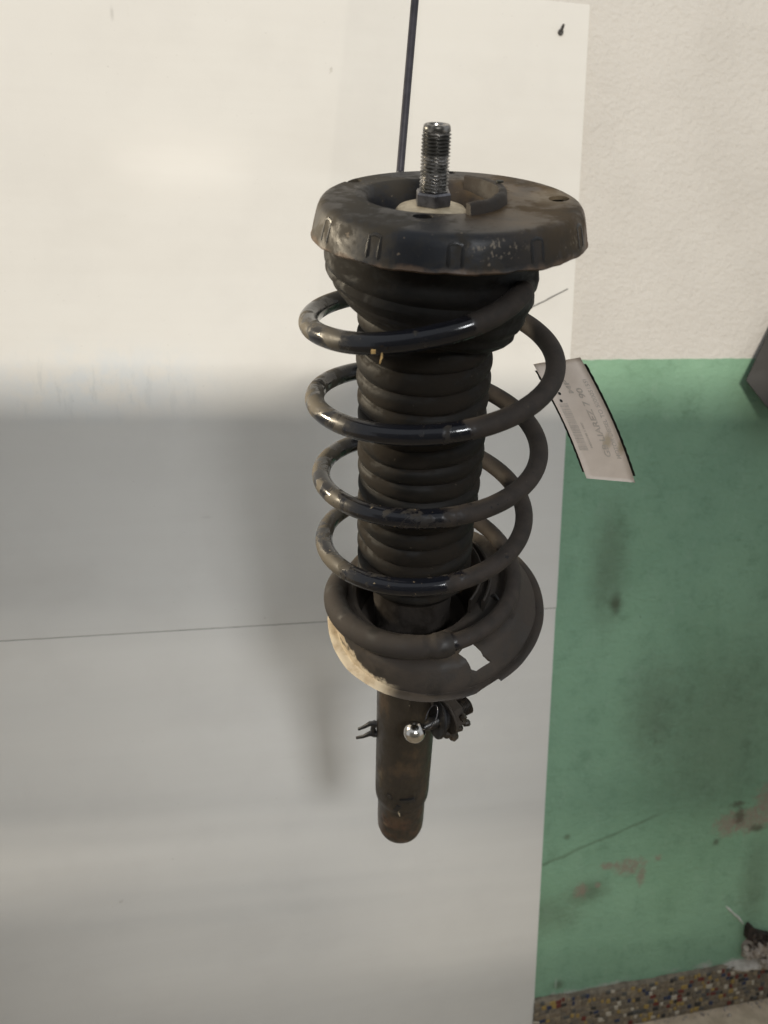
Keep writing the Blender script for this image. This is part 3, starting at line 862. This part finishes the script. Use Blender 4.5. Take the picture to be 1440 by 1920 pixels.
# slotted collar rising on the right inside the spring
for (rr, a0, a1, h, th) in ((.0500, -38, 48, .016, .0022), (.0575, -30, 36, .012, .0026)):
    v = []; na = 30
    for i in range(na):
        a = math.radians(a0 + (a1 - a0) * i / (na - 1))
        for (dr, up_) in ((0, -.012), (0, h), (th * .5, h + .0008), (th, h), (th, -.012)):
            x = .004 + (rr + dr) * math.cos(a); y = .002 + (rr + dr) * math.sin(a)
            v.append((x, y, -(plane_s(x, y) - .021 - up_)))
    mesh_obj('collar', v, grid_faces(na, 5, False) + [tuple(range(5)), tuple(reversed([(na - 1) * 5 + k for k in range(5)]))], M['seat'], seat, sharp=50)
# small retaining clip at the opening
mb = MB()
mb.add(*box((.0655, -.0185, -.3075), (.011, .006, .010), Matrix.Rotation(.5, 3, 'Z')))
mb.add(*tube_path([(.060, -.012, -.300), (.066, -.013, -.294), (.072, -.017, -.300), (.071, -.020, -.308)], .0020, 8))
mb.build('clip', M['black'], seat)

# damper body ------------------------------------------------------
prof = [(.0278, .335), (.0279, .44), (.0277, .50), (.0276, .57), (.0272, .5765), (.0250, .5800), (.0247, .5850), (.0246, .625), (.0242, .632), (.0225, .6385), (.018, .6425), (.008, .6445), (.0005, .645)]
v, f = lathe(prof, 72)
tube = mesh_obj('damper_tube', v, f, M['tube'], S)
mb = MB(); mb.add(*tube_path([(-.0045, -.0262, -.566), (-.0040, -.0262, -.574), (-.0020, -.0256, -.584)], [.0004, .0010, .0005], 8)); mb.build('bright_scratch', M['washer'], tube)
# debris ring at the bottom of the rubber tube
mb = MB()
for k in range(26):
    a = math.radians(-150 + 120 * k / 25 + random.uniform(-2, 2))
    mb.add(*box((.0295 * math.cos(a), .0295 * math.sin(a), -.3570 + random.uniform(-.001, .001)), (.004, .003, .0035), Matrix.Rotation(a, 3, 'Z')))
mb.build('cracked_seal', M['black'], S)
mb = MB()
for a, w_ in ((-92, .005), (-84, .0025), (-118, .0015), (-73, .0018)):
    a = math.radians(a); mb.add(*box((.0315 * math.cos(a), .0315 * math.sin(a), -.3575), (.003, w_, .0032), Matrix.Rotation(a, 3, 'Z')))
mb.build('yellow_residue', mat_simple('yellow_residue', (.50, .36, .14), (.30, .24, .16), 200, .6), S)

# ball stud and bolt group ----------------------------------------
ax = Vector((.047, .028, .003)).normalized()
B = Vector((.0060, -.0460, -.4265))
stud = mesh_obj('ball_stud', *ico_ball(B, .0097, 4), M['chrome'], S)
mb = MB(); mb.add(*tube_path([B + ax * .0085, B + ax * .012, B + ax * .018, B + ax * .030], [.0034, .0038, .0058, .0058], 20)); mb.build('stud_shank', M['black'], stud)
mb = MB()
c = B + ax * .0185 + Vector((-.001, 0, .0085))
x, y, a_ = basis(Vector((.9, .25, -.35)))
ring = [c + (x * math.cos(k / 24 * 2 * PI) * .0075 + y * math.sin(k / 24 * 2 * PI) * .0125) for k in range(25)]
mb.add(*tube_path(ring, .00042, 6)); mb.build('wire_ring', M['nut'], stud)
mb = MB()
mb.add(*disc_on_axis(B + ax * .0245, (.9, .30, -.25), .0165, .0030, 32, .0008))
mb.add(*disc_on_axis(B + ax * .0295, (.9, .30, -.25), .0118, .0045, 32, .0012))
mb.build('rubber_washer', M['black'], stud)
mb = MB(); mb.add(*disc_on_axis(B + ax * .0400, ax, .0155, .0100, 6, .0012)); mb.add(*disc_on_axis(B + ax * .0335, ax, .0175, .0022, 28, .0006)); mb.build('hex_nut', M['seat'], stud, smooth=False)
mb = MB()
for k_ in range(7): mb.add(*disc_on_axis(B + ax * (.0475 + k_ * .0016), ax, .0079, .0009, 20, .0003))
mb.build('bolt_thread', M['tube'], stud)
mb = MB()
for k_, (dx_, dy_, dz_, r_) in enumerate(((.030, -.006, -.014, .0042), (.036, -.004, -.018, .0050), (.041, .000, -.013, .0040), (.047, .002, -.008, .0036), (.043, -.006, .009, .0038))):
    vv, ff = ico_ball(B + Vector((dx_, dy_ + .016, dz_)), r_, 2)
    mb.add([Vector(q_) + Vector((noise.noise(Vector(q_) * 260), noise.noise(Vector(q_) * 260 + Vector((3, 0, 0))), noise.noise(Vector(q_) * 260 + Vector((0, 5, 0))))) * .0018 for q_ in vv], ff)
mb.build('rust_lump', M['tube'], stud, smooth=False)
# stamped tab low on the tube
mb = MB()
mb.add(*box((.0045, -.0272, -.5545), (.0150, .0030, .0038), Matrix.Rotation(-.12, 3, 'Y')))
mb.add(*box((-.0130, -.0240, -.5520), (.0050, .0026, .0050), Matrix.Rotation(-.45, 3, 'Z')))
mb.add(*box((-.0050, -.0270, -.5680), (.0042, .0026, .0090), Matrix.Rotation(.3, 3, 'Y')))
mb.build('stamped_tab', M['black'], tube)
mb = MB(); mb.add(*tube_path([B + ax * .042, B + ax * .058, B + ax * .0585 ], [.0072, .0068, .0058], 24)); mb.build('bolt_end', M['black'], stud)
mb = MB()
br = [(.020, -.415), (.034, -.4075), (.052, -.412), (.053, -.425), (.046, -.440), (.040, -.452), (.033, -.452), (.026, -.440)]
k = len(br)
mb.add([(x, -.0215 + (x - .02) * .25, z) for x, z in br] + [(x, -.0165 + (x - .02) * .25, z) for x, z in br],
       [tuple(range(k)), tuple(reversed(range(k, 2 * k)))] + [(i, k + i, k + (i + 1) % k, (i + 1) % k) for i in range(k)])
mb.build('bracket', M['seat'], S, smooth=False)
# forked clip on the left
mb = MB()
mb.add(*tube_path([(-.027, -.004, -.4680), (-.034, -.004, -.4680), (-.0395, -.004, -.4730), (-.0450, -.004, -.4765)], [.0030, .0024, .0018, .0014], 10))
mb.add(*tube_path([(-.027, -.004, -.4830), (-.034, -.004, -.4825), (-.040, -.004, -.4870), (-.0470, -.004, -.4895)], [.0034, .0026, .0018, .0014], 10))
mb.add(*tube_path([(-.0295, -.004, -.4660), (-.0310, -.004, -.4755), (-.0295, -.004, -.4850)], .0026, 10))
mb.build('hose_clip', M['black'], tube)

# small orange fleck and hanging shaving on the first coil
mb = MB()
mb.add(*box((-.0332, -.0850, -.0532), (.0026, .0016, .0020)))
mb.add(*tube_path([(-.0284, -.0858, -.0535), (-.0284, -.0862, -.0556), (-.0295, -.0855, -.0601)], [.0005, .0007, .0004], 6))
mb.build('brass_fleck', mat_simple('brass_shaving', (.62, .42, .18), (.45, .3, .12), 300, .4), spring)

# ------------------------------------------------------------------ hanging rod
def cam_pt(px, py, depth):
    th = math.radians(13.3)
    x, u, d = (px - 720) / 1442 * depth, -(py - 960) / 1442 * depth, depth
    return Vector((x, u * math.sin(th) + d * math.cos(th), 1.4 + u * math.cos(th) - d * math.sin(th)))
rod_low = SM @ Vector((-.020, .0745, .004))
rod_vis = cam_pt(750, 325, (rod_low - Vector((0, 0, 1.4))).length * .93)
A_ = Vector((.0203 - .0105, .5645, 1.478))
Mx = MB()
p0 = SM @ Vector((-.0150, .0800, -.0180)); 
pa = SM @ Vector((-.0200, .0790, .0035)); 
Mx.add(*tube_path([SM @ Vector((-.012, .058, -.016)), SM @ Vector((-.0135, .068, -.0205)), SM @ Vector((-.0165, .0775, -.016)), SM @ Vector((-.0185, .0795, -.004)), pa,
                   cam_pt(750, 325, .556), cam_pt(764, 160, .556), cam_pt(778, 0, .556), cam_pt(778, 0, .556) + (cam_pt(778, 0, .556) - cam_pt(764, 160, .556)) * 14], .0029, 16))
rod = Mx.build('hanging_rod', M['rod'], label='thin dark metal rod rising out of the frame, holding up the strut', cat='rod')

# ------------------------------------------------------------------ tag
tagR = empty('paper_tag', None, label='worn paper tag with barcode and faded writing hanging behind the spring', cat='tag')
TL, TR, BL, BR = cam_pt(1000, 683, .565), cam_pt(1088, 670, .565), cam_pt(1100, 897, .60), cam_pt(1191, 905, .605)
tx = (TR - TL + BR - BL).normalized(); tz = (TL - BL + TR - BR); tz = (tz - tx * tz.dot(tx)).normalized(); tn = tx.cross(tz)   # tn points away from the camera or to it
if tn.y < 0: tn = -tn
org = BL.copy()
TM = Matrix(((tx.x, tn.x, tz.x, org.x), (tx.y, tn.y, tz.y, org.y), (tx.z, tn.z, tz.z, org.z), (0, 0, 0, 1)))
tagR.matrix_world = TM
TI = TM.inverted()
q = [TI @ p for p in (TL, TR, BL, BR)]
def tag_pt(u, v_, off=0.0):
    """u across 0..1, v_ from the top 0..1; the strip bows"""
    top = q[0].lerp(q[1], u); bot = q[2].lerp(q[3], u)
    p = top.lerp(bot, v_)
    bow = math.sin(PI * v_)
    return Vector((p.x + .0016 * bow, p.y - .004 * bow - off + .0012 * math.sin(2 * PI * u) * (1 - v_), p.z + .0012 * bow))
def tag_sheet(u0, u1, v0, v1, off, th, nu=8, nv=28, edge=None):
    v = []
    for o_ in (off, off - th):
        for j in range(nv):
            for i in range(nu):
                uu = u0 + (u1 - u0) * i / (nu - 1); w_ = v0 + (v1 - v0) * j / (nv - 1)
                if edge: uu += edge(w_)
                v.append(tag_pt(uu, w_, o_))
    g = grid_faces(nv, nu, False); n_ = nu * nv
    f = [tuple(x) for x in g] + [tuple(reversed([a + n_ for a in x])) for x in g]
    bd_ = [i for i in range(nu)] + [j * nu + nu - 1 for j in range(1, nv)] + [(nv - 1) * nu + i for i in range(nu - 2, -1, -1)] + [j * nu for j in range(nv - 2, 0, -1)]
    m_ = len(bd_)
    f += [(bd_[i], bd_[(i + 1) % m_], bd_[(i + 1) % m_] + n_, bd_[i] + n_) for i in range(m_)]
    return v, f
mesh_obj('paper', *tag_sheet(0, 1, 0, 1, 0, .0004), M['label'], tagR)
mesh_obj('black_backing', *tag_sheet(-.035, 1.06, .055, .945, -.0008, .0010, edge=lambda w_: .006 * math.sin(w_ * 90)), M['label_back'], tagR)
# barcode: flat bars printed on the paper
bars = MB(); w_ = .34
rnd = random.Random(3)
while w_ < .735:
    d = rnd.choice([.003, .004, .006, .008])
    bars.add([tag_pt(a, b, .00015) for a, b in ((.075, w_), (.255, w_), (.255, w_ + d), (.075, w_ + d))], [(0, 1, 2, 3)])
    w_ += d + rnd.choice([.003, .004, .006])
bars.build('barcode', M['ink'], tagR, smooth=False)
def tag_text(txt, u, v0, v1, hgt, shear=0):
    cu = bpy.data.curves.new('t', 'FONT'); cu.body = txt; cu.size = 1; cu.offset = .025
    o = bpy.data.objects.new('t', cu); COL.objects.link(o)
    bpy.context.view_layer.update()
    me = bpy.data.meshes.new_from_object(o.evaluated_get(bpy.context.evaluated_depsgraph_get()))
    bpy.data.objects.remove(o)
    xs_ = [p.co.x for p in me.vertices]; x0, x1 = min(xs_), max(xs_)
    v = []
    for p in me.vertices:
        a = (p.co.x - x0) / (x1 - x0)
        v.append(tag_pt(u - (p.co.y) * hgt + .02, v1 + (v0 - v1) * a, .00018))
    me2 = mesh_obj('printed_text', v, [tuple(p.vertices) for p in me.polygons], M['ink'], tagR, smooth=False)
    return me2
tag_text('500005188 2 1007', .345, .50, .72, .055)
tag_text('GB LIAREZ 7 90', .66, .22, .79, .165)
tag_text('MOTOR DIESEL TO 500005155I', .86, .16, .80, .12)
tag_text('MP 0', .47, .08, .26, .13)
mb = MB()
for (u_, w_) in ((.20, .255), (.155, .315)):
    mb.add([tag_pt(u_ + .03 * math.cos(k / 8 * 2 * PI), w_ + .014 * math.sin(k / 8 * 2 * PI), .0003) for k in range(8)], [tuple(range(8))])
mb.build('punched_hole', M['label_back'], tagR, smooth=False)
# thin tie from the coil to the tag
tie = MB()
P0 = tagR.matrix_world @ tag_pt(.25, .10)
coil_pt = SM @ Vector((.079, .020, -.128))
tie.add(*tube_path([coil_pt, coil_pt.lerp(P0, .5) + Vector((0, .004, -.002)), P0], .0006, 8))
tie.build('tag_tie', M['black'], None, label='thin black tie behind the coil holding the paper tag', cat='tie')

# ------------------------------------------------------------------ dark object entering at the right edge
c0 = cam_pt(1398, 713, 1.28)
e1 = (cam_pt(1462, 578, 1.28) - c0).normalized(); e2 = (cam_pt(1441, 768, 1.28) - c0); e2 = (e2 - e1 * e2.dot(e1)).normalized(); e3 = (c0 - Vector((0, 0, 1.4))).normalized()
e2b = (cam_pt(1446, 775, 1.28) - c0).normalized()
bm = bmesh.new()
vs = []
for d in (0, .018):
    for (a, b) in ((0, 0), (.16, 0), (.16, .14), (0, .14)):
        vs.append(bm.verts.new(c0 + e1 * a + e2b * b + e3 * d))
for qd in ((0, 1, 2, 3), (7, 6, 5, 4), (0, 4, 5, 1), (1, 5, 6, 2), (2, 6, 7, 3), (3, 7, 4, 0)): bm.faces.new([vs[i] for i in qd])
bmesh.ops.recalc_face_normals(bm, faces=bm.faces)
bmesh.ops.bevel(bm, geom=list(bm.edges), offset=.002, segments=3, affect='EDGES', profile=.5)
me = bpy.data.meshes.new('dark_box'); bm.to_mesh(me); bm.free(); me.materials.append(M['box'])
me.polygons.foreach_set('use_smooth', [True] * len(me.polygons)); me.set_sharp_from_angle(angle=.6)
o = bpy.data.objects.new('dark_box', me); COL.objects.link(o)
set_props(o, 'dark grey pointed corner of an object cut off by the right edge', 'bracket')
